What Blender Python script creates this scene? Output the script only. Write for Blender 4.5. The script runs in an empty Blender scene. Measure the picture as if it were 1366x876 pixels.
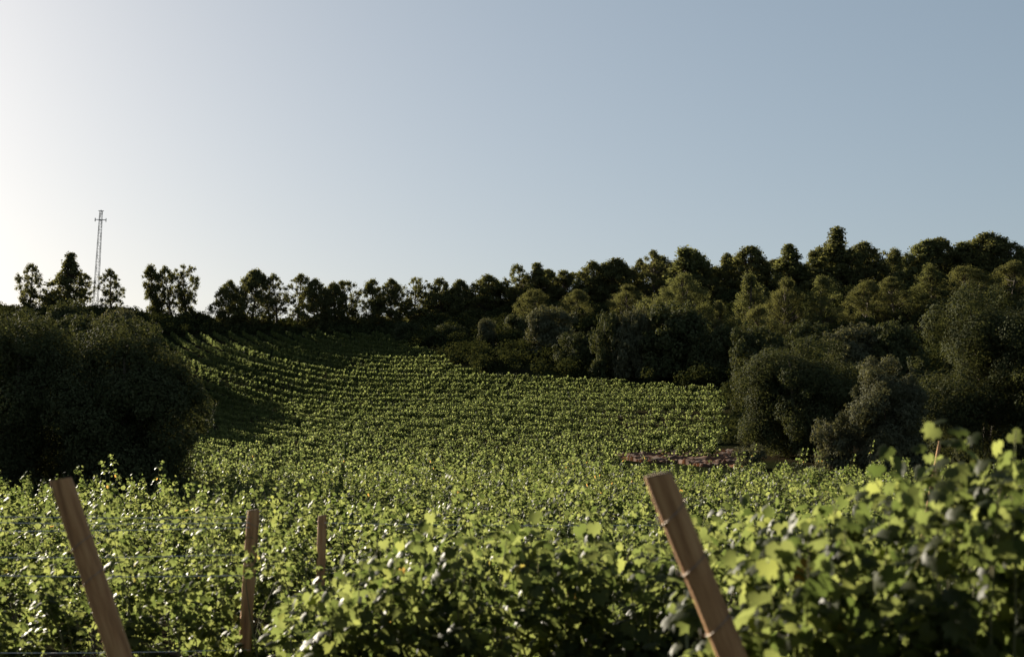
import bpy, math, random
import numpy as np
R = math.radians
random.seed(7)
rng = np.random.default_rng(11)
scene = bpy.context.scene
COL = scene.collection

# ------------------------------------------------------------------ camera
CAM_Z = 2.3
FPX = 1897.0                      # focal length in pixels of the 1366 px wide photograph
HORIZON = 590.0
PITCH = math.atan((HORIZON - 438.0) / FPX)
cam = bpy.data.cameras.new('camera')
cam.lens = 50.0; cam.sensor_width = 36.0
cam.clip_start = 0.1; cam.clip_end = 12000
cam.dof.use_dof = True; cam.dof.focus_distance = 60.0; cam.dof.aperture_fstop = 4.2
camo = bpy.data.objects.new('camera', cam); COL.objects.link(camo)
camo.location = (0, 0, CAM_Z); camo.rotation_euler = (R(90) + PITCH, 0, 0)
scene.camera = camo

# ------------------------------------------------------------------ sky, sun, exposure
SUN_AZ, SUN_EL = -36.0, 16.5      # degrees from +Y (negative = left), elevation
world = bpy.data.worlds.new('World'); scene.world = world; world.use_nodes = True
nt = world.node_tree; nt.nodes.clear()
sky = nt.nodes.new('ShaderNodeTexSky'); sky.sky_type = 'NISHITA'; sky.sun_disc = False
sky.sun_elevation = R(SUN_EL); sky.sun_rotation = R(SUN_AZ)
sky.altitude = 200; sky.air_density = 0.9; sky.dust_density = 1.3; sky.ozone_density = 2.5
hs = nt.nodes.new('ShaderNodeHueSaturation'); hs.inputs['Saturation'].default_value = 0.92; hs.inputs['Hue'].default_value = 0.49
bg = nt.nodes.new('ShaderNodeBackground'); bg.inputs['Strength'].default_value = 0.068
wo = nt.nodes.new('ShaderNodeOutputWorld')
nt.links.new(sky.outputs[0], hs.inputs['Color']); gmn = nt.nodes.new('ShaderNodeGamma'); gmn.inputs[1].default_value = 0.60
nt.links.new(hs.outputs[0], gmn.inputs[0]); nt.links.new(gmn.outputs[0], bg.inputs[0])
nt.links.new(bg.outputs[0], wo.inputs[0])
sl = bpy.data.lights.new('sun', 'SUN'); sl.energy = 5.0; sl.angle = R(0.6); sl.color = (1.0, 0.90, 0.72)
so = bpy.data.objects.new('sun', sl); COL.objects.link(so)
so.rotation_euler = (R(90 - SUN_EL), 0, R(180 - SUN_AZ)); so.location = (-60, 60, 60)
scene.view_settings.view_transform = 'Standard'; scene.view_settings.look = 'None'
scene.view_settings.gamma = 1.0; scene.view_settings.exposure = 1.5
scene.view_settings.use_curve_mapping = False
cy = scene.cycles
cy.max_bounces = 6; cy.diffuse_bounces = 2; cy.glossy_bounces = 2; cy.transmission_bounces = 3
cy.transparent_max_bounces = 6; cy.volume_bounces = 0
cy.use_denoising = True; cy.use_adaptive_sampling = True; cy.adaptive_threshold = 0.02
cy.sample_clamp_indirect = 4.0
scene.render.use_persistent_data = False

# ------------------------------------------------------------------ small helpers
def far(d):
    return np.where(np.asarray(d, float) > 60, 60 + (np.asarray(d, float) - 60) * 0.45, d)

def at(X, Y, d):
    """world point seen at pixel (X, Y) of the photograph, d metres ahead of the camera"""
    d = float(far(d)); a = (X - 683.0) / FPX; b = (438.0 - Y) / FPX
    dy = math.cos(PITCH) - b * math.sin(PITCH); dz = math.sin(PITCH) + b * math.cos(PITCH)
    s = d / dy
    return (a * s, d, CAM_Z + dz * s)

def tag(o, label=None, cat=None, group=None, kind=None):
    if label: o['label'] = label
    if cat: o['category'] = cat
    if group: o['group'] = group
    if kind: o['kind'] = kind
    return o

def empty(name, loc, rz=0.0):
    o = bpy.data.objects.new(name, None); COL.objects.link(o)
    o.location = loc; o.rotation_euler = (0, 0, rz); o.empty_display_size = 0.2
    return o

def link(name, me, parent=None):
    o = bpy.data.objects.new(name, me); COL.objects.link(o)
    if parent is not None: o.parent = parent
    return o

def copy_tree(o):
    c = o.copy(); COL.objects.link(c)
    for ch in list(o.children):
        k = ch.copy(); COL.objects.link(k); k.parent = c
        for g in list(ch.children):
            q = g.copy(); COL.objects.link(q); q.parent = k
    return c

def mesh_np(name, verts, loop_verts, sizes, mat, smooth=False):
    me = bpy.data.meshes.new(name)
    verts = np.asarray(verts, dtype=np.float32); loop_verts = np.asarray(loop_verts, dtype=np.int32)
    sizes = np.asarray(sizes, dtype=np.int32)
    me.vertices.add(len(verts)); me.vertices.foreach_set('co', verts.ravel())
    me.loops.add(len(loop_verts)); me.loops.foreach_set('vertex_index', loop_verts)
    me.polygons.add(len(sizes))
    starts = np.concatenate(([0], np.cumsum(sizes)[:-1])).astype(np.int32)
    me.polygons.foreach_set('loop_start', starts)
    me.update(calc_edges=True)
    if smooth: me.polygons.foreach_set('use_smooth', np.ones(len(sizes), dtype=bool))
    me.materials.append(mat)
    return me

def unit(v):
    return v / np.maximum(np.linalg.norm(v, axis=-1, keepdims=True), 1e-9)

def leaves_np(name, pos, nrm, updir, size, template, faces, mat, r=rng):
    """many leaves: template verts (k,3) in a frame x = across, y = along the leaf, z = normal"""
    n = len(pos); t = np.asarray(template, dtype=np.float64); k = len(t)
    nrm = unit(nrm); u = updir - nrm * np.sum(updir * nrm, axis=1, keepdims=True)
    u = unit(u); x = np.cross(u, nrm)
    s = np.asarray(size).reshape(n, 1, 1)
    v = (pos[:, None, :] + s * (t[None, :, 0:1] * x[:, None, :] + t[None, :, 1:2] * u[:, None, :] + t[None, :, 2:3] * nrm[:, None, :]))
    fl = np.concatenate([np.asarray(f) for f in faces]); fs = np.array([len(f) for f in faces])
    lv = (fl[None, :] + (np.arange(n) * k)[:, None]).ravel()
    return mesh_np(name, v.reshape(-1, 3), lv, np.tile(fs, n), mat)

class Tubes:
    """collects tapered tubes and makes one mesh of them"""
    def __init__(self): self.v = []; self.f = []
    def add(self, pts, rads, n=7, caps=True):
        pts = [np.array(p, float) for p in pts]; base = len(self.v)
        for i, p in enumerate(pts):
            a = pts[max(i - 1, 0)]; b = pts[min(i + 1, len(pts) - 1)]
            t = unit(b - a); ref = np.array([0, 0, 1.0]) if abs(t[2]) < 0.9 else np.array([1.0, 0, 0])
            x = unit(np.cross(t, ref)); y = np.cross(t, x)
            for j in range(n):
                q = 2 * math.pi * j / n
                self.v.append(p + rads[i] * (math.cos(q) * x + math.sin(q) * y))
        for i in range(len(pts) - 1):
            for j in range(n):
                k = (j + 1) % n
                self.f.append((base + i * n + j, base + i * n + k, base + (i + 1) * n + k, base + (i + 1) * n + j))
        if caps:
            self.f.append(tuple(base + j for j in range(n - 1, -1, -1)))
            self.f.append(tuple(base + (len(pts) - 1) * n + j for j in range(n)))
    def mesh(self, name, mat, smooth=True):
        return mesh_np(name, self.v, np.concatenate([np.array(f) for f in self.f]), [len(f) for f in self.f], mat, smooth)

# ------------------------------------------------------------------ materials
def mat_new(name):
    m = bpy.data.materials.new(name); m.use_nodes = True
    m.node_tree.nodes.clear(); return m, m.node_tree

def ramp(nt, stops):
    r_ = nt.nodes.new('ShaderNodeValToRGB'); el = r_.color_ramp.elements
    while len(el) < len(stops): el.new(0.5)
    for e, (p, c) in zip(el, stops): e.position = p; e.color = (*c, 1)
    return r_

def leaf_mat(name, stops, trans_col, trans=0.4, rough=0.4, spec=0.5):
    m, nt = mat_new(name); N = nt.nodes; L = nt.links
    geo = N.new('ShaderNodeNewGeometry'); rp = ramp(nt, stops)
    L.new(geo.outputs['Random Per Island'], rp.inputs[0])
    pb = N.new('ShaderNodeBsdfPrincipled'); pb.inputs['Roughness'].default_value = rough
    pb.inputs['Specular IOR Level'].default_value = spec
    L.new(rp.outputs[0], pb.inputs['Base Color'])
    out = N.new('ShaderNodeOutputMaterial')
    if trans > 0:
        tr = N.new('ShaderNodeBsdfTranslucent')
        mx = N.new('ShaderNodeMix'); mx.data_type = 'RGBA'; mx.blend_type = 'MULTIPLY'; mx.inputs[0].default_value = 1.0
        L.new(rp.outputs[0], mx.inputs[6]); mx.inputs[7].default_value = (*trans_col, 1)
        L.new(mx.outputs[2], tr.inputs[0])
        ms = N.new('ShaderNodeMixShader'); ms.inputs[0].default_value = trans
        L.new(pb.outputs[0], ms.inputs[1]); L.new(tr.outputs[0], ms.inputs[2]); L.new(ms.outputs[0], out.inputs[0])
    else:
        L.new(pb.outputs[0], out.inputs[0])
    return m

def noise_mat(name, stops, scale=3.0, rough=0.85, detail=8, stretch=(1, 1, 1), bump=0.0, metallic=0.0, coord='Object', spec=0.3):
    m, nt = mat_new(name); N = nt.nodes; L = nt.links
    tc = N.new('ShaderNodeTexCoord'); mp = N.new('ShaderNodeMapping'); mp.inputs['Scale'].default_value = stretch
    nz = N.new('ShaderNodeTexNoise'); nz.inputs['Scale'].default_value = scale; nz.inputs['Detail'].default_value = detail
    nz.inputs['Roughness'].default_value = 0.65
    L.new(tc.outputs[coord], mp.inputs[0]); L.new(mp.outputs[0], nz.inputs['Vector'])
    rp = ramp(nt, stops); L.new(nz.outputs[0], rp.inputs[0])
    pb = N.new('ShaderNodeBsdfPrincipled'); pb.inputs['Roughness'].default_value = rough
    pb.inputs['Metallic'].default_value = metallic; pb.inputs['Specular IOR Level'].default_value = spec
    L.new(rp.outputs[0], pb.inputs['Base Color'])
    if bump:
        bp = N.new('ShaderNodeBump'); bp.inputs['Strength'].default_value = bump; bp.inputs['Distance'].default_value = 0.02
        L.new(nz.outputs[0], bp.inputs['Height']); L.new(bp.outputs[0], pb.inputs['Normal'])
    out = N.new('ShaderNodeOutputMaterial'); L.new(pb.outputs[0], out.inputs[0])
    return m

VINE = leaf_mat('grape_leaf', [(0.0, (0.020, 0.028, 0.008)), (0.45, (0.040, 0.049, 0.017)), (0.9, (0.062, 0.070, 0.026)), (0.999, (0.070, 0.078, 0.024)), (1.0, (0.18, 0.10, 0.03))],
                (3.95, 3.85, 3.0), trans=0.6, rough=0.5, spec=0.15)
VINE_FAR = leaf_mat('far_grape_leaf', [(0.0, (0.022, 0.030, 0.010)), (0.6, (0.040, 0.051, 0.018)), (1.0, (0.062, 0.071, 0.027))],
                (4.8, 4.5, 3.8), trans=0.58, rough=0.7, spec=0.12)
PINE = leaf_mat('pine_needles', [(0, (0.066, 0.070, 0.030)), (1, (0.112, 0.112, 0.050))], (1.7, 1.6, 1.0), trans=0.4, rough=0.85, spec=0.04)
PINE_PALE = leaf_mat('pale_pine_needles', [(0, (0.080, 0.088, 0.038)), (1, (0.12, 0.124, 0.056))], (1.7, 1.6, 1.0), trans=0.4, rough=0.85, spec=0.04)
OAK = leaf_mat('holm_oak_leaf', [(0, (0.040, 0.048, 0.021)), (0.7, (0.062, 0.069, 0.032)), (1, (0.085, 0.088, 0.044))], (1.4, 1.3, 0.8), trans=0.25, rough=0.85, spec=0.04)
OAK_GREY = leaf_mat('grey_oak_leaf', [(0, (0.075, 0.078, 0.045)), (0.7, (0.100, 0.102, 0.060)), (1, (0.125, 0.122, 0.075))], (1.4, 1.3, 0.8), trans=0.25, rough=0.85, spec=0.04)
SCRUB = leaf_mat('scrub_leaf', [(0, (0.020, 0.026, 0.010)), (1, (0.055, 0.060, 0.026))], (1.3, 1.2, 0.7), trans=0.2, rough=0.95, spec=0.0)
BARK = noise_mat('bark', [(0.3, (0.045, 0.032, 0.022)), (0.7, (0.12, 0.088, 0.062))], scale=6, stretch=(2, 2, 0.5), bump=0.6)
VBARK = noise_mat('vine_bark', [(0.3, (0.05, 0.034, 0.022)), (0.7, (0.14, 0.095, 0.06))], scale=30, stretch=(2, 2, 0.3), bump=0.6)
CANE = noise_mat('green_cane', [(0.3, (0.10, 0.11, 0.04)), (0.7, (0.17, 0.14, 0.06))], scale=20)
WIRE = noise_mat('galvanised_wire', [(0.3, (0.45, 0.44, 0.42)), (0.7, (0.62, 0.61, 0.58))], scale=40, rough=0.4, metallic=0.25, spec=0.8)
OLDWIRE = noise_mat('weathered_wire', [(0.3, (0.16, 0.12, 0.09)), (0.7, (0.30, 0.26, 0.22))], scale=40, rough=0.5, metallic=0.6, spec=0.4)
STEEL = noise_mat('mast_steel', [(0.3, (0.12, 0.13, 0.12)), (0.7, (0.20, 0.21, 0.20))], scale=2, rough=0.9, metallic=0.0, spec=0.1)

# ------------------------------------------------------------------ terrain: control points from the photograph, smoothed to one sheet
ctrl = []
for gx in (-60, -30, -10, 0, 10, 30, 60):
    for gy in (-60, -20, 0, 12, 25, 38):
        ctrl.append((gx * 1.0, gy * 1.0, 0.0))
def cp(X, Y, d): ctrl.append(at(X, Y, d))
for X, Y, d in [(213, 457, 230), (213, 532, 150), (213, 590, 95), (0, 430, 240), (0, 515, 150), (0, 595, 90), (-400, 410, 240), (-400, 505, 150), (-400, 590, 90),
                (320, 453, 228), (320, 553, 147), (320, 598, 92), (430, 451, 230), (430, 487, 195), (430, 528, 160), (430, 577, 112),
                (560, 462, 215), (560, 486, 185), (560, 524, 150), (560, 568, 110), (640, 505, 150), (640, 552, 112), (640, 600, 80),
                (800, 523, 135), (800, 566, 100), (800, 604, 72), (965, 535, 112), (965, 585, 85), (965, 613, 66),
                (895, 618, 60), (700, 618, 62), (400, 618, 66), (965, 622, 58),
                (640, 470, 180), (640, 435, 215), (800, 500, 155), (800, 445, 190), (965, 505, 135), (965, 425, 180),
                (1100, 606, 68), (1100, 515, 110), (1100, 415, 165), (1366, 606, 64), (1366, 500, 100), (1366, 400, 150), (1700, 606, 64), (1700, 490, 100), (1700, 380, 150),
                (100, 414, 256), (250, 430, 256), (400, 430, 250), (560, 430, 245), (700, 420, 240), (850, 410, 230), (1000, 400, 210), (1200, 385, 195), (1366, 385, 190), (1700, 365, 185),
                (100, 425, 330), (500, 440, 330), (1000, 430, 330), (1366, 420, 300), (-400, 415, 320), (1800, 420, 300)]:
    cp(X, Y, d)
ctrl = np.array(ctrl)
_p = ctrl[:, :2] / 100.0
_A = np.sqrt(((_p[:, None] - _p[None]) ** 2).sum(-1)); _n = len(_p)
_M = np.zeros((_n + 3, _n + 3)); _M[:_n, :_n] = _A - 0.004 * np.eye(_n); _M[:_n, _n] = 1; _M[:_n, _n + 1:] = _p; _M[_n, :_n] = 1; _M[_n + 1:, :_n] = _p.T
_w = np.linalg.solve(_M, np.concatenate([ctrl[:, 2], [0, 0, 0]]))
GX = np.arange(-170, 231, 2.0); GY = np.arange(-60, 341, 2.0)
_gx, _gy = np.meshgrid(GX, GY)
_q = np.stack([_gx.ravel(), _gy.ravel()], 1) / 100.0
_H = (np.sqrt(((_q[:, None] - _p[None]) ** 2).sum(-1)) @ _w[:_n] + _w[_n] + _q @ _w[_n + 1:]).reshape(_gx.shape)
_k = np.exp(-0.5 * (np.arange(-6, 7) / 1.4) ** 2); _k /= _k.sum()
_pd = np.pad(_H, 6, mode='edge')
_pd = np.apply_along_axis(lambda v: np.convolve(v, _k, 'valid'), 0, _pd); _H = np.apply_along_axis(lambda v: np.convolve(v, _k, 'valid'), 1, _pd)
_flat = 1 / (1 + np.exp(-(_gy - 44) / 3.0)); _H = _H * _flat          # the near field is level
def hgt(x, y):
    x = np.asarray(x, float); y = np.asarray(y, float)
    fx = np.clip((x - GX[0]) / 2, 0, len(GX) - 1.001); fy = np.clip((y - GY[0]) / 2, 0, len(GY) - 1.001)
    i = fx.astype(int); j = fy.astype(int); u = fx - i; v = fy - j
    h = (_H[j, i] * (1 - u) * (1 - v) + _H[j, i + 1] * u * (1 - v) + _H[j + 1, i] * (1 - u) * v + _H[j + 1, i + 1] * u * v)
    out = np.maximum(np.maximum(GX[0] - x, x - GX[-1]), np.maximum(GY[0] - y, y - GY[-1]))
    return h * np.exp(-np.clip(out, 0, None) / 500.0)
def H(x, y): return float(hgt(x, y))

def edge_d(X):
    """far edge of the vineyard (metres ahead) at picture column X"""
    return far(np.interp(X, [-400, 210, 430, 520, 560, 600, 640, 800, 965, 985, 1100, 1366, 1800], [236, 234, 232, 226, 205, 172, 156, 141, 116, 74, 70, 68, 68]))

def colX(x, y): return 683 + np.asarray(x) / np.maximum(np.asarray(y), 0.1) * FPX

_xs = np.unique(np.concatenate([np.array([-6000, -3500, -2000, -1200, -700, -400, -250.]), GX, np.array([300, 450, 800, 1300, 2200, 3800, 6000.])]))
_ys = np.unique(np.concatenate([np.array([-3000, -1500, -700, -300, -120.]), GY, np.array([400, 520, 700, 1000, 1500, 2500, 4500, 8000.])]))
_X, _Y = np.meshgrid(_xs, _ys); _Z = hgt(_X, _Y)
nx, ny = len(_xs), len(_ys)
_idx = (np.arange(ny - 1)[:, None] * nx + np.arange(nx - 1)[None]).ravel()
_lv = np.stack([_idx, _idx + 1, _idx + nx + 1, _idx + nx], 1).ravel()
gm, gt = mat_new('ground')
N = gt.nodes; L = gt.links
tc = N.new('ShaderNodeTexCoord')
n1 = N.new('ShaderNodeTexNoise'); n1.inputs['Scale'].default_value = 0.12; n1.inputs['Detail'].default_value = 6
n2 = N.new('ShaderNodeTexNoise'); n2.inputs['Scale'].default_value = 2.5; n2.inputs['Detail'].default_value = 10; n2.inputs['Roughness'].default_value = 0.75
L.new(tc.outputs['Object'], n1.inputs['Vector']); L.new(tc.outputs['Object'], n2.inputs['Vector'])
soilr = ramp(gt, [(0.3, (0.012, 0.010, 0.006)), (0.7, (0.034, 0.026, 0.015))]); L.new(n2.outputs[0], soilr.inputs[0])
grassr = ramp(gt, [(0.3, (0.009, 0.012, 0.005)), (0.7, (0.024, 0.028, 0.011))]); L.new(n2.outputs[0], grassr.inputs[0])
mr = ramp(gt, [(0.38, (0, 0, 0)), (0.52, (1, 1, 1))]); L.new(n1.outputs[0], mr.inputs[0])
mx = N.new('ShaderNodeMix'); mx.data_type = 'RGBA'; L.new(mr.outputs[0], mx.inputs[0]); L.new(soilr.outputs[0], mx.inputs[6]); L.new(grassr.outputs[0], mx.inputs[7])
pb = N.new('ShaderNodeBsdfPrincipled'); pb.inputs['Roughness'].default_value = 1.0; pb.inputs['Specular IOR Level'].default_value = 0.0
bp = N.new('ShaderNodeBump'); bp.inputs['Strength'].default_value = 0.8; bp.inputs['Distance'].default_value = 0.1
L.new(n2.outputs[0], bp.inputs['Height']); L.new(bp.outputs[0], pb.inputs['Normal']); L.new(mx.outputs[2], pb.inputs['Base Color'])
ou = N.new('ShaderNodeOutputMaterial'); L.new(pb.outputs[0], ou.inputs[0])
ground = link('ground', mesh_np('ground', np.stack([_X.ravel(), _Y.ravel(), _Z.ravel()], 1), _lv, np.full(len(_idx), 4), gm, True))
tag(ground, kind='structure')

# bare ploughed soil beside the vineyard: a furrowed sheet lying just above the ground
SOIL = noise_mat('red_soil', [(0.35, (0.040, 0.019, 0.010)), (0.65, (0.125, 0.050, 0.018))], scale=1.3, stretch=(0.7, 1.2, 1), bump=1.0)
sv, sf = [], []
sx = np.arange(3.2, 11.0, 0.12); sy = np.arange(54.5, 65, 0.12)
SXg, SYg = np.meshgrid(sx, sy)
col = colX(SXg, SYg)
inside = (SYg > 57.8 + (985 - col) / 150 * 4.0 + 0.4 * np.sin(SXg * 3)) & (col < 1000)
fur = 0.10 + 0.06 * np.sin(SYg * 2 * math.pi / 1.7 + 1.2 * np.sin(SXg * 0.9 + SYg * .3)) + 0.05 * np.sin(SXg * 3.1 + 2 * np.sin(SYg * 2.3)) * np.sin(SYg * 4.1 + SXg) + rng.normal(0, 0.035, SXg.shape)
SZ = hgt(SXg, SYg) + np.where(inside, fur, -0.3)
i0 = (np.arange(len(sy) - 1)[:, None] * len(sx) + np.arange(len(sx) - 1)[None]).ravel()
soil = link('ploughed_soil', mesh_np('ploughed_soil', np.stack([SXg.ravel(), SYg.ravel(), SZ.ravel()], 1),
            np.stack([i0, i0 + 1, i0 + len(sx) + 1, i0 + len(sx)], 1).ravel(), np.full(len(i0), 4), SOIL, False))
tag(soil, kind='structure')

# ------------------------------------------------------------------ grapevines
LEAF_FINE = [(0, -.12, .0), (.16, -.32, -.05), (.44, -.22, -.12), (.50, .06, -.10), (.36, .16, -.06), (.40, .44, -.12), (.16, .38, -.02), (0, .66, -.10),
             (-.16, .38, -.02), (-.40, .44, -.12), (-.36, .16, -.06), (-.50, .06, -.10), (-.44, -.22, -.12), (-.16, -.32, -.05), (0, .1, .05)]
FF_FINE = [(14, i, i + 1) for i in range(13)] + [(14, 13, 0)]
LEAF_MID = [(0, -.3, 0), (.45, -.2, -.12), (.46, .3, -.12), (0, .6, -.05), (-.46, .3, -.12), (-.45, -.2, -.12)]
FF_MID = [(0, 1, 2, 3), (0, 3, 4, 5)]
LEAF_QUAD = [(-.4, -.3, 0), (.4, -.35, .05), (.45, .3, 0), (-.3, .45, -.05)]
FF_QUAD = [(0, 1, 2, 3)]

def vine_shoots(width, depth, z0, ztop, nshoot, r, droop=0.35, lean=(0.0, 0.0), jitter=0.18):
    """polylines of shoots rising from a cordon at z0; ztop may be a function of local x"""
    out = []
    for i in range(nshoot):
        x = (-0.5 + (i + r.random()) / nshoot) * width
        zt = (ztop(x) if callable(ztop) else ztop) + r.normal(0, jitter)
        Ls = max(zt - z0, 0.25); n = 9
        side = r.choice([-1, 1]); ang = r.normal(0, 0.12) ; yo = side * r.random() * depth * 0.35
        pts = []
        curl = r.random() * droop
        for j in range(n):
            t = j / (n - 1)
            pts.append(np.array([x + ang * Ls * t + lean[0] * t * Ls + 0.05 * math.sin(5 * t + i), yo * (0.2 + 1.3 * t) + lean[1] * t * Ls + side * curl * 0.6 * t * t * Ls,
                                 z0 + Ls * (t - curl * 0.45 * t ** 3)]))
        out.append(np.array(pts))
    return out

def vine_leaves(shoots, per_shoot, size, spread, r, holes=-0.55):
    P, Nn, U, S = [], [], [], []
    for s in shoots:
        n = int(per_shoot * r.uniform(0.75, 1.25))
        t = r.random(n) ** (1.05 if holes < -1 else 0.85) * (len(s) - 1); i = np.minimum(t.astype(int), len(s) - 2); f = (t - i)[:, None]
        c = s[i] * (1 - f) + s[i + 1] * f
        th = r.random(n) * 2 * math.pi; rad = spread * np.sqrt(r.random(n)) * (1.15 - 0.6 * t / (len(s) - 1))
        off = np.stack([np.cos(th) * rad * 0.9, np.sin(th) * rad, r.normal(-0.02, 0.06, n)], 1)
        P.append(c + off)
        o2 = unit(off * np.array([1, 1, 0]) + 1e-4)
        Nn.append(o2 * r.uniform(0.2, 1.1, (n, 1)) + np.stack([np.zeros(n), np.zeros(n), r.uniform(0.1, 1.1, n)], 1) + r.normal(0, 0.35, (n, 3)))
        U.append(o2 * 0.5 + np.array([0, 0, -0.8]) + r.normal(0, 0.4, (n, 3)))
        S.append(size * np.clip(r.normal(1.0, 0.25, n), 0.45, 1.5) * (1.1 - 0.45 * t / (len(s) - 1)))
    P, Nn, U, S = map(np.concatenate, (P, Nn, U, S))
    a, b, c = r.uniform(0, 6.28, 3)      # foliage gathers in bunches with dark holes between them
    m_ = np.sin(9 * P[:, 0] + a + 3 * np.sin(4 * P[:, 2])) + np.sin(8 * P[:, 2] + b + 2 * np.sin(7 * P[:, 0] + c)) + np.sin(11 * P[:, 1] + c) * .6 > holes
    return P[m_], Nn[m_], U[m_], S[m_]

def vine_trunk_mesh(r, z0, width):
    tb = Tubes(); pts, rad = [], []
    for j in range(8):
        t = j / 7; pts.append((0.05 * math.sin(3 * t + r.random() * .3), 0.04 * math.sin(4 * t + 1), -0.06 + t * (z0 + 0.06))); rad.append(0.042 - 0.014 * t + r.random() * 0.005)
    tb.add(pts, rad, 8)
    for s in (-1, 1):
        tb.add([(0.03, 0.02, z0 - 0.05)] + [(s * width * 0.5 * q, 0.02 * math.sin(7 * q), z0 + 0.03 * math.sin(5 * q)) for q in (0.15, 0.4, 0.7, 1.0)], [0.026, 0.022, 0.019, 0.016, 0.010], 6)
    return tb.mesh('trunk', VBARK)

def vine_meshes(width, depth, z0, ztop, nshoot, per, size, fine, seed, lean=(0, 0), jitter=0.18, droop=0.35, spread=0.2):
    r = np.random.default_rng(seed)
    sh = vine_shoots(width, depth, z0, ztop, nshoot, r, droop, lean, jitter)
    P, Nn, U, S = vine_leaves(sh, per, size, spread, r, -1.3 if nshoot > 36 else (-1.0 if nshoot > 20 else -0.15))
    fol = leaves_np('foliage', P, Nn, U, S, LEAF_FINE if fine else LEAF_MID, FF_FINE if fine else FF_MID, VINE)
    tb = Tubes()
    for s in sh: tb.add(s[::2], [0.0055, 0.005, 0.004, 0.003, 0.0015][:len(s[::2])], 5, False)
    return fol, tb.mesh('shoots', CANE), vine_trunk_mesh(r, z0, width)

def make_vine(loc, rz, meshes, label, group):
    t = empty('grapevine', loc, rz)
    tag(t, label, 'grapevine', group)
    link('foliage', meshes[0], t); link('shoots', meshes[1], t); link('trunk', meshes[2], t)
    return t

NEAR_GROUP = 'grapevines in the trellis rows of the near field'
n_vines = 0
# the first row: only its top shows, lower right
row1 = [(1.20, 'big-leaved grapevine right of the leaning front post, nearest to the camera'),
        (2.15, 'tall grapevine at the right edge whose top shoots stand above all others')]
def top1(x): return 2.0 + 0.1 * math.sin(3 * x)
for i, (x, lab) in enumerate(row1):
    if i == 0: zt = lambda q: float(np.interp(q, [-0.5, -0.34, 0.0, 0.15, 0.5], [1.80, 2.06, 2.14, 2.27, 2.25]))
    else: zt = lambda q: 2.22
    m = vine_meshes(1.0, 0.5, 0.8, zt, 38, 160, 0.086, True, 100 + i, jitter=0.07, droop=0.25, spread=0.17)
    make_vine((x, 4.25, 0), 0, m, lab, NEAR_GROUP); n_vines += 1
# the second row: the bank of foliage across the lower middle
row2 = [(-0.62, 1.62, 'sunlit grapevine at the left end of the foliage bank in the lower middle'),
        (0.25, 1.86, 'shade-faced grapevine in the second row, left of the leaning front post'),
        (1.1, 1.95, 'grapevine in the second row standing right behind the leaning front post'),
        (1.95, 1.95, 'grapevine in the second row behind the big-leaved front vine'),
        (2.85, 1.95, 'second-row grapevine at the right edge of the picture')]
for i, (x, h, lab) in enumerate(row2):
    zt = (lambda q, a=(i == 0), h=h: float(np.interp(q, [-0.5, -0.2, 0.2, 0.5], [1.2, 1.62, 1.98, 1.78])) if a else h)
    m = vine_meshes(1.0, 0.8, 0.75, zt, 32, 125, 0.082, True, 200 + i, jitter=0.09, droop=0.3, spread=0.24)
    make_vine((x, 6.6, 0), 0, m, lab, NEAR_GROUP); n_vines += 1

protos = {}
def proto(kind, k):
    key = (kind, k)
    if key not in protos:
        if kind == 'near': protos[key] = vine_meshes(1.2, 0.5, 0.7, 1.60, 17, 140, 0.068, True, 300 + k, jitter=0.2, droop=0.4, spread=0.16)
        else: protos[key] = vine_meshes(1.3, 0.5, 0.6, 1.45, 14, 100, 0.080, False, 400 + k, jitter=0.24, droop=0.4, spread=0.17)
    return protos[key]
ORD = ['third', 'fourth', 'fifth', 'sixth', 'seventh', 'eighth', 'ninth', 'tenth', 'eleventh', 'twelfth', 'thirteenth', 'fourteenth', 'fifteenth', 'sixteenth', 'seventeenth', 'eighteenth']
row_y = [9.0 + 2.45 * k for k in range(16)]
for k, y in enumerate(row_y):
    half = 0.372 * y + 0.9; step = 1.15 if y < 14 else 1.3
    xs_ = np.arange(-half + 0.3 * math.sin(k * 2.1), half, step)
    for j, x in enumerate(xs_):
        X = float(colX(x, y))
        if y > 34 and X < 262: continue                       # the dark oaks stand there
        if n_vines >= 300: break
        if k == 0 and -2.85 < x < -2.1: continue              # a gap in the row shows the wires
        kind = 'near' if y < 15 else 'mid'
        m = proto(kind, int(rng.integers(0, 5)))
        third = 'on the left' if X < 455 else ('in the middle' if X < 911 else 'on the right')
        lab = 'leafy grapevine in the %s trellis row from the camera, %s of the picture' % (ORD[k], third)
        flip = rng.integers(0, 2) * math.pi
        t = make_vine((x + rng.normal(0, .06), y + rng.normal(0, .05), H(x, y)), flip + rng.normal(0, .05), m, lab, 'grapevines of the %s row %s' % (ORD[k], third))
        sc_ = rng.uniform(0.84, 1.1); t.scale = (1.0, 1.0, sc_ * (0.96 if k != 0 else (0.93 if X > 300 else 0.9)))
        n_vines += 1
print('near vines', n_vines)

# the hillside: thousands of vines in curving rows, one mass
def tuft(r, n, size):
    ns = 7; P = []
    for i in range(ns):
        x = r.uniform(-0.45, 0.45); h = r.uniform(0.9, 1.2); a = r.normal(0, 0.18); b = r.normal(0, 0.09)
        m_ = n // ns; t = r.random(m_)
        P.append(np.stack([x + a * t * h + r.normal(0, 0.10, m_), b * t * h * 1.1 + r.normal(0, 0.06, m_), 0.25 + (h - 0.25) * t + r.normal(0, 0.04, m_)], 1))
    P = np.concatenate(P); m_ = len(P)
    return P, r.normal(0, 0.6, (m_, 3)) + P * np.array([0.3, 1.6, 0]) + np.array([0, 0, 0.55]), r.normal(0, 0.6, (m_, 3)) + np.array([0, 0, -0.4]), size * r.uniform(0.7, 1.35, m_)
TN = [tuft(rng, 133, 0.14) for _ in range(10)]; TF = [tuft(rng, 105, 0.17) for _ in range(10)]
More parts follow.
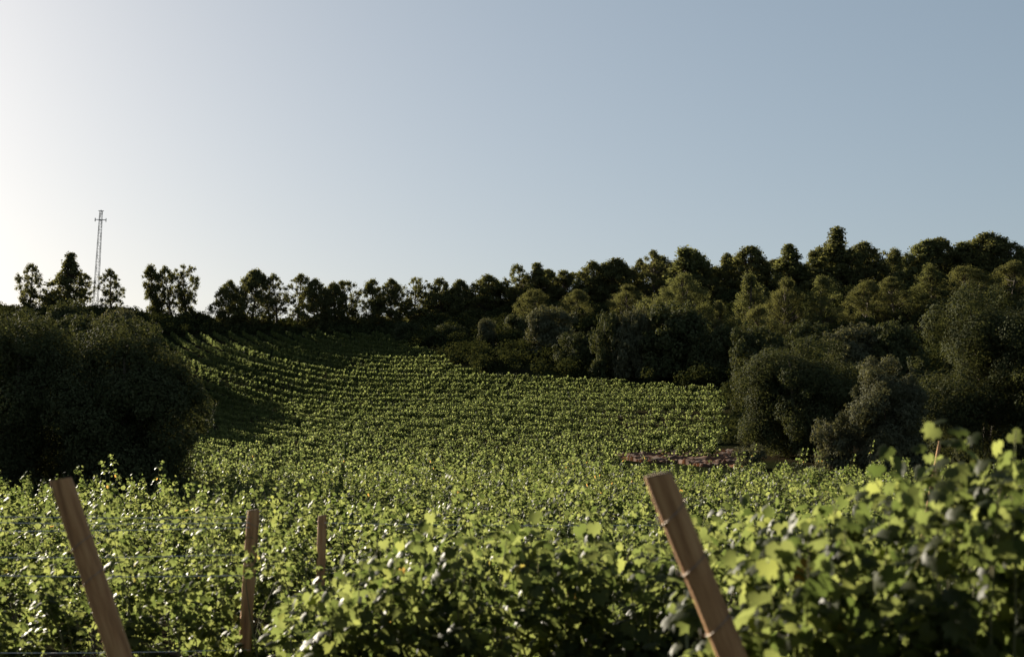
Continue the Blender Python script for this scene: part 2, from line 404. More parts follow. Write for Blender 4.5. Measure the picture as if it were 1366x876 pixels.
CX, CY = 80.0, 178.0
PP, NN, UU, SS = [], [], [], []
nh = 0
for k in range(-90, 60):
    th0 = np.arange(math.radians(182), math.radians(264), 0.43 / 126)
    sp_ = np.interp(np.degrees(th0), [200, 210, 221, 232, 246], [1.25, 1.40, 1.75, 2.10, 2.4])
    sp_ = np.convolve(np.pad(sp_, 30, mode='edge'), np.ones(61) / 61, 'valid')
    rad = 125 + k * sp_
    if rad.max() < 8: continue
    th = th0; x = CX + rad * np.cos(th) + rng.normal(0, .035, len(th)); y = CY + rad * np.sin(th) + rng.normal(0, .035, len(th))
    X = colX(x, y)
    ok = (y > 49.5) & (X > -40) & (X < 966 + 0 * X) & (y < edge_d(X))
    ok &= ~((X > 818) & (y < 62.2 - (X - 818) * 0.004)) ; ok &= ~((X < 240) & (y < 70)) ; ok &= (rad > 8) & (rng.random(len(th)) > 0.06)
    for xx, yy, tt in zip(x[ok], y[ok], th[ok]):
        T = (TN if yy < 90 else TF)[rng.integers(0, 8)]
        a = tt + math.pi / 2; c, s = math.cos(a), math.sin(a); sc_ = rng.uniform(0.86, 1.12) * float(np.interp(yy, [50, 62, 90, 140], [.78, .58, .54, .52]))
        Rm = np.array([[c, s, 0], [-s, c, 0], [0, 0, 1]])
        PP.append((T[0] * sc_) @ Rm + np.array([xx, yy, H(xx, yy)])); NN.append(T[1] @ Rm); UU.append(T[2] @ Rm); SS.append(T[3] * sc_)
        nh += 1
PP, NN, UU, SS = map(np.concatenate, (PP, NN, UU, SS))
hv = link('hillside_grapevines', leaves_np('hillside_grapevines', PP, NN, UU, SS, LEAF_QUAD, FF_QUAD, VINE_FAR))
tag(hv, 'mass of small green grapevines in curving rows covering the whole hillside', 'vineyard', kind='stuff')
print('hill vines', nh, len(PP))

# ------------------------------------------------------------------ posts, stakes and wires
POSTWOOD = noise_mat('post_wood', [(0.3, (0.16, 0.070, 0.028)), (0.5, (0.42, 0.21, 0.085)), (0.7, (0.62, 0.36, 0.16))], scale=9, stretch=(3, 3, 0.25), bump=0.8, rough=0.8)
POSTEND = noise_mat('post_end_grain', [(0.3, (0.06, 0.036, 0.02)), (0.7, (0.16, 0.10, 0.06))], scale=30, bump=0.5, rough=0.9)
def make_post(top, base, diam, wraps, label, group, seed):
    """round wooden post from base (in the ground) to top, with cut top and wire wraps"""
    r = np.random.default_rng(seed)
    top = np.array(top, float); base = np.array(base, float); Ld = np.linalg.norm(top - base); ax = (top - base) / Ld
    t = empty('wooden_post', tuple(base)); tag(t, label, 'post', group)
    q = t.rotation_euler = __import__('mathutils').Vector(ax).to_track_quat('Z', 'X').to_euler()
    n, rings = 28, 46; v, f = [], []
    bumps = [(r.uniform(0, 6.28), r.uniform(0.1, 0.95), r.uniform(0.02, 0.05)) for _ in range(7)]
    for i in range(rings):
        z = -0.25 + (Ld + 0.25) * i / (rings - 1); rr = diam / 2 * (1.03 - 0.06 * i / (rings - 1))
        if i == rings - 1: rr *= 0.93
        for j in range(n):
            a = 2 * math.pi * j / n
            w = 1 + 0.03 * math.sin(3 * a + 2 * z) + 0.02 * math.sin(2 * a - 7 * z) + 0.012 * math.sin(9 * a + 3 * z) + r.normal(0, 0.004)
            for (ba, bz, bh) in bumps:
                da = math.atan2(math.sin(a - ba), math.cos(a - ba)); w += bh * math.exp(-(da / 0.35) ** 2 - ((z - bz * Ld) / 0.05) ** 2)
            bow = 0.012 * math.sin(z * 1.5)
            v.append((rr * w * math.cos(a) + bow, rr * w * math.sin(a), z - (0.0 if i < rings - 1 else -0.004 + 0.006 * math.cos(a))))
    for i in range(rings - 1):
        for j in range(n):
            k = (j + 1) % n; f.append((i * n + j, i * n + k, (i + 1) * n + k, (i + 1) * n + j))
    shaft = mesh_np('shaft', v, np.concatenate(f), [4] * len(f), POSTWOOD, True)
    link('shaft', shaft, t)
    # sawn end: a thin disc 2 mm proud of the shaft's rim
    base_ring = [np.array(v[(rings - 1) * n + j]) for j in range(n)]; cen = sum(base_ring) / n
    ev = [tuple(cen + (p - cen) * 0.995 + np.array([0, 0, 0.003])) for p in base_ring] + [tuple(cen + (p - cen) * 0.995 + np.array([0, 0, -0.004])) for p in base_ring]
    ef = [tuple(range(n))] + [(j, j + n, (j + 1) % n + n, (j + 1) % n) for j in range(n)]
    link('sawn_end', mesh_np('sawn_end', ev, np.concatenate([np.array(q_) for q_ in ef]), [len(q_) for q_ in ef], POSTEND), t)
    for wz in wraps:
        tb = Tubes(); z = Ld - wz
        for turn in range(1):
            pts = []
            for j in range(25):
                a = 2 * math.pi * j / 24; rr = diam / 2 * 1.05 + 0.002
                pts.append((rr * math.cos(a) + 0.012 * math.sin(z * 1.5), rr * math.sin(a), z + 0.006 * turn + 0.02 * math.cos(a)))
            tb.add(pts, [0.0016] * 25, 6, False)
        sx_ = -diam / 2 * 1.08     # the twisted tail on the side away from the row
        tb.add([(sx_, 0, z - 0.02), (sx_ - 0.010, -.01, z - 0.012), (sx_ - 0.006, -.016, z + 0.006)], [0.003, 0.003, 0.002], 6)
        link('wire_wrap', tb.mesh('wire_wrap', OLDWIRE), t)
    return t
def pline(Xt, Yt, Xb, Yb, d):
    a = np.array(at(Xt, Yt, d)); b = np.array(at(Xb, Yb, d)); s = (a[2] - 0.0) / (a[2] - b[2]); g = a + (b - a) * s
    return a, g
PG = 'round wooden trellis posts'
a1, g1 = pline(881, 634, 978, 884, 3.85)
make_post(a1, g1, 0.080, [0.105, 0.25, 0.42, 0.56], 'thick wooden post leaning left in the right foreground, the nearest post', PG, 1)
a2, g2 = pline(83, 640, 160, 884, 5.6)
make_post(a2, g2, 0.092, [0.26, 0.40], 'wooden end post leaning left in the left foreground', PG, 2)
a3, g3 = pline(339, 681, 330, 850, 9.0)
make_post(a3, g3, 0.080, [0.08], 'short upright wooden post, taller of the pair between the two leaning posts', PG, 3)
a4, g4 = pline(431, 688, 430, 760, 11.3)
make_post(a4, g4, 0.070, [0.06], 'small upright wooden post half hidden by leaves, right of the taller short post', PG, 4)

def wire(pts, rad, label, group=None):
    p0 = np.array(pts[0], float); t = Tubes(); P = []
    for a, b in zip(pts[:-1], pts[1:]):
        a = np.array(a, float); b = np.array(b, float)
        for j in range(12): P.append(a + (b - a) * j / 12 + np.array([0, 0, -0.012 * math.sin(math.pi * j / 12)]))
    P.append(np.array(pts[-1], float)); t.add([p - p0 for p in P], [rad] * len(P), 5)
    o = link('trellis_wire', t.mesh('trellis_wire', WIRE)); o.location = tuple(p0)
    return tag(o, label, 'wire', group)
WG = 'thin trellis wires'
for Y0, Y1, lab in [(686, 689, 'topmost thin wire crossing behind the left leaning post'), (694, 697, 'thin wire just below the topmost one behind the left leaning post'),
                    (707, 703, 'third wire from the top behind the left leaning post'), (742, 739, 'sagging wire at mid height behind the left leaning post'),
                    (765, 767, 'second lowest wire behind the left leaning post'), (869, 866, 'lowest wire near the ground at the bottom left corner')]:
    wire([at(-120, Y0, 8.5), at(333, Y1, 8.95)], 0.0024, lab, WG)
wire([at(433, 697, 11.2), at(900, 700, 11.2)], 0.0025, 'thin wire running right from the small half hidden post', WG)
def stake(top, base, rad, label, m):
    b = np.array(base, float); a = np.array(top, float); t = Tubes()
    t.add([(a - b) * q for q in (-0.08, 0.25, 0.5, 0.75, 1.0)], [rad, rad * 1.02, rad, rad * 0.97, rad * 0.9], 8)
    o = link('vine_stake', t.mesh('vine_stake', m)); o.location = tuple(b); return tag(o, label, 'stake', 'thin vine stakes')
s1, sg1 = pline(915, 785, 917, 880, 5.9); stake(s1, sg1, 0.008, 'thin pale stake standing just left of the leaning front post', CANE)
s2, sg2 = pline(1254, 588, 1248, 620, 13.6); stake(s2, sg2, 0.018, 'thin dark stake sticking up behind the tallest leaves on the right', POSTWOOD)

# ------------------------------------------------------------------ trees
LEAF_TREE = [(-.5, 0, 0), (0, -.55, .08), (.5, 0, 0), (0, .6, -.08)]
FF_TREE = [(0, 1, 2, 3)]
NEEDLE = [(-.22, 0, 0), (0, -.6, .08), (.22, 0, 0), (0, .8, -.08)]

def clumps_to_leaves(cl, per, size, r, flat=0.75, tilt=0.5, soft=False):
    """cl: (n,4) clump centre + radius"""
    P, Nn = [], []
    for c in cl:
        n = max(18, int(per * (c[3] / 0.8) ** 2))
        d = unit(r.normal(0, 1, (n, 3))); rad = c[3] * (0.22 + 0.55 * np.minimum(np.abs(r.normal(0, 1, (n, 1))), 1.55)) if soft else c[3] * (0.35 + 0.65 * r.random((n, 1)) ** 0.5) * (1 + 0.18 * np.sin(d[:, :1] * 7 + c[0] * 3) * np.cos(d[:, 2:3] * 6 + c[1]))
        P.append(c[:3] + d * rad * np.array([1, 1, flat])); Nn.append(d + np.array([0, 0, .25]) + r.normal(0, tilt, (n, 3)))
    P = np.concatenate(P); Nn = np.concatenate(Nn)
    return P, Nn, r.normal(0, 1, P.shape), size * r.uniform(0.6, 1.4, len(P))

def pine_meshes(h, w, style, seed, mat, dens=1.0, leaf=0.26):
    """h height, w crown width; style: 'open', 'dense', 'cone', 'spread', 'column'"""
    r = np.random.default_rng(seed)
    z0 = {'open': 0.28, 'dense': 0.12, 'cone': 0.18, 'spread': 0.26, 'column': 0.15}[style] * h
    n = int({'open': 105, 'dense': 230, 'cone': 170, 'spread': 130, 'column': 140}[style] * dens)
    cl = []; tries = 0
    lobes = [(r.uniform(0, 6.28), r.uniform(0.3, 0.95), r.uniform(0.1, 0.32)) for _ in range(5)]
    leanx, leany = r.normal(0, 0.05 * h), r.normal(0, 0.05 * h)
    while len(cl) < n and tries < 4000:
        tries += 1
        t = r.random(); a = r.uniform(0, 6.28)
        prof = {'open': math.sin(math.pi * min(1, t * 0.86 + 0.14)) ** 0.6, 'dense': math.sin(math.pi * min(1, 0.22 + t * 0.76)) ** 0.6, 'cone': (1.02 - t) ** 0.75 * min(1, 0.5 + 2 * t),
                'spread': 0.45 + 0.55 * t if t < 0.8 else 0.9 * math.sqrt(max(0, (1.02 - t) / 0.22)), 'column': math.sin(math.pi * min(1, 0.2 + t * 0.78)) ** 0.5}[style]
        for (la, lt, lh) in lobes:
            da = math.atan2(math.sin(a - la), math.cos(a - la)); prof *= 1 + lh * math.exp(-(da / .6) ** 2 - ((t - lt) / .2) ** 2)
        q = math.sqrt(r.uniform(0.12, 1.0)) if style != 'dense' else math.sqrt(r.uniform(0.25, 1))
        cr = r.uniform(0.03, 0.075) * h * (1.15 if style in ('dense', 'column') else 0.95) * (1 - 0.25 * t)
        rr = max(0, w / 2 * prof * q - cr * 0.6)
        cl.append((rr * math.cos(a) + leanx * t, rr * math.sin(a) + leany * t, z0 + (h - z0) * t - cr * 0.5, cr))
    cl = np.array(cl)
    P, Nn, U, S = clumps_to_leaves(cl, 150 * (leaf / .26) ** -1.3, leaf, r, 1.0, 0.6, True)
    crown = leaves_np('crown', P, Nn, U, S, NEEDLE if leaf < 0.14 else LEAF_TREE, FF_TREE, mat)
    tb = Tubes(); tr = 0.022 * h; pts = []
    for j in range(9):
        t = j / 8; pts.append((leanx * t + 0.02 * h * math.sin(4 * t + seed), leany * t + 0.015 * h * math.cos(3 * t + seed), -0.4 + (h * 0.92 + 0.4) * t))
    tb.add(pts, [tr * (1.15 - t / 8 * 0.98) for t in range(9)], 8)
    for c in cl[::2]:
        zz = max(0.3 * z0, min(c[2] - 0.12 * h, 0.8 * h)); t = (zz + .4) / (h * .92 + .4); k = min(int(t * 8), 7); f = t * 8 - k
        p = np.array(pts[k]) * (1 - f) + np.array(pts[k + 1]) * f; e = c[:3]
        mid = p * .5 + e * .5 + np.array([0, 0, -0.02 * h])
        tb.add([p, mid, e], [tr * .38 * (1 - .5 * t), tr * .26 * (1 - .5 * t), tr * .1], 5, False)
    wr = float(np.mean([np.subtract(*np.percentile(P[:, k_], [98.5, 1.5])) for k_ in (0, 1)]))
    return crown, tb.mesh('trunk', BARK), wr, float(P[:, 2].max())

def oak_meshes(h, w, seed, mat, leaf, nleaf, lobes=40, low=0.02):
    """round bushy evergreen crown reaching nearly to the ground"""
    r = np.random.default_rng(seed); cl = []
    for i in range(lobes):
        u = r.uniform(-0.75, 1); a = r.uniform(0, 6.28); s = math.sqrt(max(0, 1 - u * u))
        k = r.uniform(0.66, 1.04); cr = r.uniform(0.11, 0.27) * min(w, h) * 0.75
        zc = h * (0.5 + low / 2); hz = h * (0.5 - low / 2)
        cl.append(((w / 2 - cr * .55) * s * math.cos(a) * (k if u < .9 else 1), (w / 2 - cr * .55) * s * math.sin(a) * k, zc + (hz - cr * .7) * u * (k * .5 + .5), cr))
    for i in range(lobes // 2):
        a = r.uniform(0, 6.28); q = r.uniform(0.45, .86) * w / 2; cr = r.uniform(.10, .16) * min(w, h)
        cl.append((q * math.cos(a), q * math.sin(a), h * r.uniform(.06, .3), cr))
    for i in range(lobes // 3):
        a = r.uniform(0, 6.28); q = r.uniform(0, .5) * w / 2
        cl.append((q * math.cos(a), q * math.sin(a), h * r.uniform(.25, .72), 0.2 * min(w, h)))
    for i in range(lobes // 2):      # small twigs breaking the outline
        u = r.uniform(-0.2, 1); a = r.uniform(0, 6.28); s = math.sqrt(max(0, 1 - u * u)); zc = h * (0.5 + low / 2); hz = h * (0.5 - low / 2); cr = r.uniform(.03, .07) * min(w, h)
        cl.append((w / 2 * s * math.cos(a) * .98, w / 2 * s * math.sin(a) * .98, zc + hz * u * .98, cr))
    cl = np.array(cl); cl[:, 2] *= h / np.percentile(cl[:, 2] + cl[:, 3] * .9, 99)
    cl[:, :2] *= w / 2 / np.percentile(np.hypot(cl[:, 0], cl[:, 1]) + cl[:, 3] * .8, 97)
    area = (cl[:, 3] ** 2).sum()
    per = nleaf / area * 0.64
    P, Nn, U, S = clumps_to_leaves(cl, per, leaf, r, 0.95, 0.32)
    keep = P[:, 2] > 0.02 * h; P, Nn, U, S = P[keep], Nn[keep], U[keep], S[keep]
    crown = leaves_np('crown', P, Nn, U, S, LEAF_TREE, FF_TREE, mat)
    tb = Tubes(); tr = 0.03 * h
    for s_ in range(3):
        dx, dy = r.normal(0, .12 * w, 2)
        tb.add([(0.05 * dx, 0.05 * dy, -.3), (dx * .4, dy * .4, h * .25), (dx * .8, dy * .8, h * .5), (dx, dy, h * .8)], [tr, tr * .8, tr * .5, tr * .15], 7)
    for c in cl[:lobes:3]:
        tb.add([(0, 0, h * .2), (c[0] * .5, c[1] * .5, h * .25 + c[2] * .3), tuple(c[:3])], [tr * .5, tr * .3, tr * .1], 5, False)
    return crown, tb.mesh('trunk', BARK)

def place_tree(name, meshes, h0, w0, X, Ytop, d, wpx, label, cat, group, zbase=None, r=rng):
    """stand a tree d metres ahead at column X so that its top reaches the height seen at row Ytop and its crown spans wpx"""
    x, y, z = at(X, Ytop, d); g = H(x, y) - 0.1
    hh = z - g; ww = wpx / FPX * float(far(d)); d = float(far(d))
    if hh / h0 < 1.0 * ww / w0:          # keep the crown's proportions: its skirt goes into the undergrowth
        k_ = min(1.0 * ww / w0 * h0, hh * 1.45); g -= k_ - hh; hh = k_
    t = empty(name, (x, y, g), float(r.uniform(0, 6.28)))
    t.rotation_euler[0] = float(r.normal(0, .045)); t.rotation_euler[1] = float(r.normal(0, .045))
    tag(t, label, cat, group)
    link('crown', meshes[0], t); link('trunk', meshes[1], t)
    t.scale = (ww / w0, ww / w0, hh / h0)
    return t

P_LIB = {}
def pine(style, mat, k, leaf=0.26):
    key = (style, mat.name, k, leaf)
    if key not in P_LIB: P_LIB[key] = pine_meshes(9.0, {'open': 5.2, 'dense': 5.6, 'cone': 4.6, 'spread': 6.0, 'column': 3.6}[style], style, 900 + len(P_LIB) * 7 + k, mat, leaf=leaf * 0.54)
    m_ = P_LIB[key]; return m_, m_[3], m_[2]

RG = 'pines along the ridge skyline'
pines = [  # X, Ytop, d, width px, style, pale?, label
 (39, 350, 258, 38, 'open', 0, 'leftmost small pine on the skyline with thin branches, left of the tallest ridge pine'),
 (84, 336, 258, 50, 'cone', 0, 'tall pointed pine on the left skyline, just left of the lattice mast'),
 (113, 364, 262, 26, 'open', 0, 'small pine squeezed between the pointed pine and the lattice mast'),
 (153, 357, 258, 34, 'open', 0, 'small airy pine on the skyline just right of the lattice mast'),
 (209, 352, 256, 26, 'column', 0, 'slender see-through pine, left one of the group of three right of the mast'),
 (229, 353, 256, 32, 'open', 0, 'pine in the middle of the group of three right of the mast'),
 (250, 352, 257, 36, 'spread', 0, 'flat-topped leaning pine, right one of the group of three right of the mast'),
 (303, 372, 246, 38, 'dense', 0, 'low dense pine at the left end of the long ridge tree line'),
 (333, 356, 246, 50, 'dense', 0, 'dark dense pine, highest at the left end of the long ridge tree line'),
 (370, 363, 246, 32, 'open', 0, 'narrow pine with sky showing low between its stems, right of the dark dense pine'),
 (398, 364, 246, 36, 'open', 0, 'rounded pine, third crown from the left of the long ridge tree line'),
 (424, 371, 244, 44, 'dense', 0, 'dense pine reaching to the ground where the vineyard touches the ridge'),
 (447, 374, 244, 34, 'dense', 0, 'dark low pine just right of the dense pine above the vineyard top'),
 (467, 373, 245, 36, 'spread', 0, 'see-through pine with open branches left of the first sky gap'),
 (500, 371, 243, 32, 'column', 0, 'upright pine right of the first sky gap, left of a pair'),
 (523, 371, 243, 36, 'dense', 0, 'bushy pine, right one of the pair after the first sky gap'),
 (557, 369, 242, 38, 'spread', 0, 'pine with spreading arms between two sky gaps above the shaded slope'),
 (590, 369, 240, 44, 'dense', 0, 'broad rounded pine above the shaded middle slope'),
 (612, 372, 238, 36, 'dense', 0, 'brownish rounded pine next to the broad rounded one'),
 (648, 366, 236, 56, 'dense', 0, 'wide dark pine above the shaded slope, left of the notch in the skyline'),
 (698, 350, 232, 34, 'open', 0, 'airy pine with a lopsided top just right of the skyline notch'),
 (724, 350, 230, 44, 'cone', 0, 'pointed pine in the centre of the skyline'),
 (748, 358, 228, 36, 'column', 0, 'narrow pine on the right shoulder of the central pointed pine'),
 (790, 348, 222, 52, 'dense', 0, 'dark pine forming the left half of the big twin crown right of centre'),
 (818, 343, 222, 54, 'dense', 0, 'dark pine forming the right half of the big twin crown right of centre'),
 (851, 344, 224, 22, 'column', 0, 'thin spindly pine standing just right of the big twin crown'),
 (871, 333, 218, 34, 'open', 0, 'pine with tufted top left of the pale rounded pine'),
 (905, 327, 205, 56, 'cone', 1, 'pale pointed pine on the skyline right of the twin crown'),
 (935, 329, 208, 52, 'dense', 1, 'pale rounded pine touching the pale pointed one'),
 (968, 336, 210, 34, 'column', 0, 'slim dark pine between the pale rounded pine and the dark broad one'),
 (996, 328, 205, 60, 'dense', 0, 'dark broad pine on the skyline above the pale mid-slope pine'),
 (1030, 345, 204, 40, 'open', 0, 'low pine in the dip of the skyline left of the tall pines'),
 (1064, 323, 192, 54, 'cone', 1, 'pine left of the tallest pine on the right ridge'),
 (1085, 332, 196, 40, 'dense', 0, 'dark pine in the shadow at the left foot of the tallest pine'),
 (1113, 300, 186, 56, 'cone', 0, 'tallest pine of the right ridge with a small round tip'),
 (1150, 320, 188, 62, 'dense', 0, 'broad pine just right of the tallest pine'),
 (1190, 329, 198, 26, 'column', 0, 'narrow bluish pine in the gap of the right skyline'),
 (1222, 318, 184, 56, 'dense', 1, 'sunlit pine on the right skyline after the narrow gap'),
 (1252, 314, 182, 60, 'dense', 0, 'rounded pine on the right skyline, left of the last tall crown'),
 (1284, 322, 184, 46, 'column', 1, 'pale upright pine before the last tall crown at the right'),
 (1316, 307, 178, 70, 'dense', 0, 'last tall rounded crown on the right skyline'),
 (1352, 322, 176, 62, 'dense', 0, 'pine cut by the right edge of the picture on the skyline'),
 (1400, 316, 176, 70, 'dense', 0, 'pine just beyond the right edge of the skyline'),
]
for i, (X, Yt, d, wpx, st, pale, lab) in enumerate(pines):
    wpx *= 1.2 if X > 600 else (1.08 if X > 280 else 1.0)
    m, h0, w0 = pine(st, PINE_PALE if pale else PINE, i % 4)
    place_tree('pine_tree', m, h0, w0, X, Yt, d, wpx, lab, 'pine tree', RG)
FG = 'pines partly hidden behind the front skyline pines'
sky_X = [p[0] for p in pines if p[0] > 285]; sky_Y = [p[1] for p in pines if p[0] > 285]
for i, X in enumerate(np.arange(575, 1390, 27)):
    X = float(X + rng.normal(0, 7)); m, h0, w0 = pine(['open', 'dense', 'spread', 'cone', 'column'][i % 5], PINE, i % 4)
    part = 'left half' if X < 950 else 'right half'
    place_tree('pine_tree', m, h0, w0, X, float(np.interp(X, sky_X, sky_Y)) + float(rng.uniform(6, 22)), float(np.interp(X, [560, 1366], [246, 205])), float(rng.uniform(44, 72)),
               'pine partly hidden behind the front pines of the wood, %s of the wooded ridge' % part, 'pine tree', FG + ', ' + part)
MG = 'pines scattered on the wooded slope'
mids = [(993, 362, 150, 58, 'cone', 1, 'pale green pine in front of the dark broad pine, centre right slope'),
 (1098, 366, 148, 48, 'column', 1, 'pale green narrow pine below the tallest ridge pine'),
 (1046, 369, 152, 62, 'dense', 0, 'black round-topped tree between the two pale mid-slope pines'),
 (876, 381, 160, 70, 'dense', 1, 'pale pine on the slope behind the big dark oak bushes'),
 (930, 362, 175, 64, 'dense', 1, 'pale olive pine halfway up the slope right of the big dark oaks'),
 (955, 400, 150, 44, 'cone', 0, 'small pine left of the pale mid-slope pine'),
 (1150, 372, 150, 60, 'dense', 0, 'dark pine on the slope right of the narrow pale pine'),
 (1195, 368, 150, 60, 'dense', 0, 'olive pine on the slope above the lighter grey bush'),
 (1240, 352, 152, 66, 'cone', 1, 'pale pine on the slope left above the big right-hand oak'),
 (1290, 350, 150, 74, 'dense', 0, 'pine peering over the top of the big right-hand oak'),
 (1345, 348, 150, 70, 'dense', 0, 'pine above the right end of the big right-hand oak'),
 (1010, 405, 130, 70, 'dense', 0, 'dark low pine behind the broad round bush by the soil patch'),
 (705, 384, 205, 56, 'dense', 0, 'low dark pine beneath the airy lopsided one'),
 (765, 385, 200, 50, 'dense', 0, 'low dark pine beneath the left side of the twin crown'),
 (840, 378, 195, 60, 'dense', 0, 'low dark pine beneath the right side of the twin crown'),
]
for i, (X, Yt, d, wpx, st, pale, lab) in enumerate(mids):
    m, h0, w0 = pine(st, PINE_PALE if pale else PINE, i % 3, 0.21)
    place_tree('pine_tree', m, h0, w0, X, Yt, d, wpx, lab, 'pine tree', MG)

O_LIB = [(oak_meshes(6, 7, 700 + k, m_, 0.19, 20000, 34), 6.0, 7.0) for k, m_ in enumerate([OAK, OAK, OAK_GREY, OAK])]
OG = 'evergreen oaks at the foot of the wood'
oaks = [(736, 407, 172, 82, 2, 'grey-green rounded oak standing free below the twin crown'),
 (812, 414, 146, 56, 0, 'small rounded oak at the left end of the big dark oak bank'),
 (845, 408, 144, 66, 2, 'lit lobed oak in the big dark oak bank'),
 (905, 402, 140, 110, 1, 'largest black oak of the bank directly above the vineyard crest'),
 (960, 432, 132, 80, 3, 'black oak above the right end of the vineyard crest'),
 (650, 423, 190, 30, 2, 'tiny pale-topped round bush in the dark below the wide pine'),
 (690, 418, 195, 60, 1, 'dark bush left of the free-standing grey-green oak'),
 (1010, 432, 112, 80, 0, 'dark oak behind the left shoulder of the broad round bush'),
 (1140, 430, 108, 100, 2, 'grey-green oak peeping over the broad round bush'),
 (1195, 424, 104, 80, 3, 'dark oak between the broad round bush and the big right-hand oak'),
 (770, 440, 158, 70, 3, 'low black bush right of the free-standing grey-green oak'),
 (600, 432, 205, 60, 1, 'dark bush under the broad rounded pines of the middle slope'),
 (545, 428, 220, 50, 3, 'dark bush at the foot of the spreading pine'),
 (1075, 425, 118, 70, 0, 'dark oak behind the top of the broad round bush')]
for X, Yt, d, wpx, k, lab in oaks:
    m, h0, w0 = O_LIB[k]
    place_tree('oak_tree', m, h0, w0, X, Yt, d, wpx, lab, 'oak tree', OG)

for i, (x, y) in enumerate([(-27.5, 96), (-30.5, 103), (-24.5, 88), (-33, 109), (-28.5, 106), (-36, 115), (-32, 116)]):  # unseen oaks, added behind the left oaks only to shade the slope
    m, h0, w0 = O_LIB[i % 4]
    t = empty('oak_tree', (x, y, H(x, y) - .1), i * 1.3); tag(t, 'hidden low oak added behind the rounded left oak to cast shade on the vineyard', 'oak tree', 'hidden oaks added to shade the hillside vines')
    link('crown', m[0], t); link('trunk', m[1], t); t.scale = (.72, .72, .86 + .04 * (i % 3))
near_oaks = [  # X, Ytop, d, width px, leaf, count, material, name, label
 (1072, 443, 62, 205, 0.085, 62000, OAK, 'oak_tree', 'broad round dark bush-like oak right of the ploughed soil patch'),
 (1184, 470, 55, 112, 0.080, 42000, OAK_GREY, 'oak_tree', 'lighter grey-green oak between the broad dark oak and the tallest right-hand oak'),
 (1312, 372, 60, 205, 0.085, 80000, OAK, 'oak_tree', 'tallest dark oak filling the right edge above the vines'),
 (1430, 372, 56, 200, 0.085, 30000, OAK, 'oak_tree', 'dark oak cut off by the right edge behind the tallest one'),
 (172, 422, 41, 222, 0.070, 90000, OAK, 'oak_tree', 'rounded dark oak on the left whose right flank meets the vineyard'),
 (20, 402, 42, 250, 0.070, 80000, OAK, 'oak_tree', 'huge black oak at the left edge, taller lobe of the dark mass'),
]
for i, (X, Yt, d, wpx, leaf, cnt, mt, nm, lab) in enumerate(near_oaks):
    x, y, z = at(X, Yt, d); g = H(x, y); h = z - g; w = wpx / FPX * float(far(d))
    m = oak_meshes(h, w, 520 + i, mt, leaf * .8, int(cnt * 1.7), 42, 0.0)
    t = empty(nm, (x, y, g - 0.1)); tag(t, lab, 'oak tree', 'large dark oaks beside the vineyard')
    link('crown', m[0], t); link('trunk', m[1], t)
m = oak_meshes(2.0, 1.9, 577, OAK_GREY, 0.07, 7000, 26, 0.0)
for X, Yt, d, lab in [(1112, 546, 56, 'low straggly bush between the broad round oak and the grey-green oak'), (1000, 590, 58, 'little grey bush at the foot of the broad round oak beside the soil')]:
    x, y, z = at(X, Yt, d); g = H(x, y); t = empty('low_bush', (x, y, g - .05)); tag(t, lab, 'bush', 'low bushes by the vineyard edge')
    link('foliage', m[0], t); link('stems', m[1], t); t.scale = (1, 1, (z - g) / 2.0) if X > 1050 else (.8, .8, (z - g) / 2.0)

# undergrowth that fills the wood and the ridge: one mass
r = np.random.default_rng(31); cl = []
for _ in range(4200):
    X = r.uniform(-260, 1560); e = float(edge_d(X)); d = e + 1.3 + (1 - r.random() ** 1.3) * max(0, 154 - e)
    x = (X - 683) / FPX * d; 
    ridge = X < 560
    if r.random() > d / 154 + .3: continue
    hgt_ = (r.uniform(0.6, 1.25) if X < 275 else r.uniform(0.25, 0.7)) if ridge else r.uniform(0.6, 1.6)
    if ridge and d > 150: continue
    g = H(x, d); k = r.integers(2, 5)
    for _j in range(k): cl.append((x + r.normal(0, .45), d + r.normal(0, .45), g + hgt_ * r.uniform(.25, .75), hgt_ * r.uniform(.35, .6)))
cl = np.array(cl); P, Nn, U, S = clumps_to_leaves(cl, 150, 0.14, r, 0.8)
sc_o = link('undergrowth', leaves_np('undergrowth', P, Nn, U, S, LEAF_TREE, FF_TREE, SCRUB))
tag(sc_o, 'dark scrubby undergrowth filling the wooded slope and the ridge below the pines', 'undergrowth', kind='stuff')
print('undergrowth', len(cl), len(P))

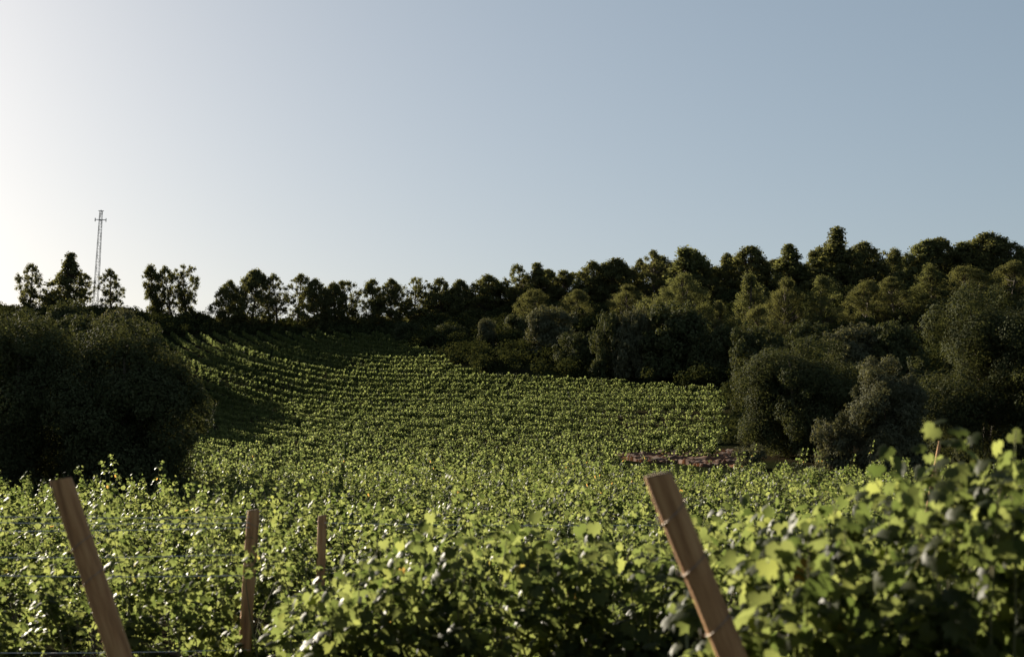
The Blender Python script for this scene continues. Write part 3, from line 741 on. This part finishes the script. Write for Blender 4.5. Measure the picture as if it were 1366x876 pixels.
# ------------------------------------------------------------------ lattice mast on the ridge
bx, by, bz = at(127, 400, 262); bz = H(bx, by); tx, ty, tz = at(135, 281, 262); Hm = tz - bz
mast = empty('lattice_mast', (bx, by, bz)); tag(mast, 'tall thin steel lattice mast with short crossarms rising above the left skyline', 'mast')
mast.rotation_euler = (0, math.atan2(tx - bx, Hm), R(0))
tb = Tubes(); lw0, lw1 = 0.25, 0.13; nseg = 16
def half_w(z): return lw0 + (lw1 - lw0) * z / Hm
for sx in (-1, 1):
    for sy in (-1, 1):
        tb.add([(sx * lw0, sy * lw0, -.5), (sx * lw1, sy * lw1, Hm)], [0.028, 0.020], 5)
link('mast_leg', tb.mesh('mast_leg', STEEL), mast)
tb = Tubes()
for i in range(nseg):
    za, zb = Hm * i / nseg, Hm * (i + 1) / nseg; a, b = half_w(za), half_w(zb); s = 1 if i % 2 else -1
    for (p, q) in (((-s * a, -a, za), (s * b, -b, zb)), ((-s * a, a, za), (s * b, b, zb)), ((-a, -s * a, za), (-b, s * b, zb)), ((a, -s * a, za), (b, s * b, zb))):
        tb.add([p, q], [0.013, 0.013], 4)
    for (p, q) in (((-b, -b), (b, -b)), ((b, -b), (b, b)), ((b, b), (-b, b)), ((-b, b), (-b, -b))):
        tb.add([(*p, zb), (*q, zb)], [0.012, 0.012], 4)
link('bracing', tb.mesh('bracing', STEEL), mast)
tb = Tubes(); zc = Hm - 0.98
tb.add([(-.62, 0, zc), (.62, 0, zc)], [0.045, 0.045], 6); tb.add([(0, -.45, zc - .08), (0, .45, zc - .08)], [0.03, 0.03], 6)
link('crossarm', tb.mesh('crossarm', STEEL), mast)
tb = Tubes(); tb.add([(-.3, 0, Hm - 0.02), (.3, 0, Hm - 0.02)], [0.035, 0.035], 6); tb.add([(0, 0, Hm - .6), (0, 0, Hm + .12)], [0.03, 0.02], 6)
link('top_bar', tb.mesh('top_bar', STEEL), mast)
for s_ in (-.58, .58):
    tb = Tubes(); tb.add([(s_, 0, zc - .2), (s_, 0, zc + .18)], [0.045, 0.045], 6); link('antenna', tb.mesh('antenna', STEEL), mast)
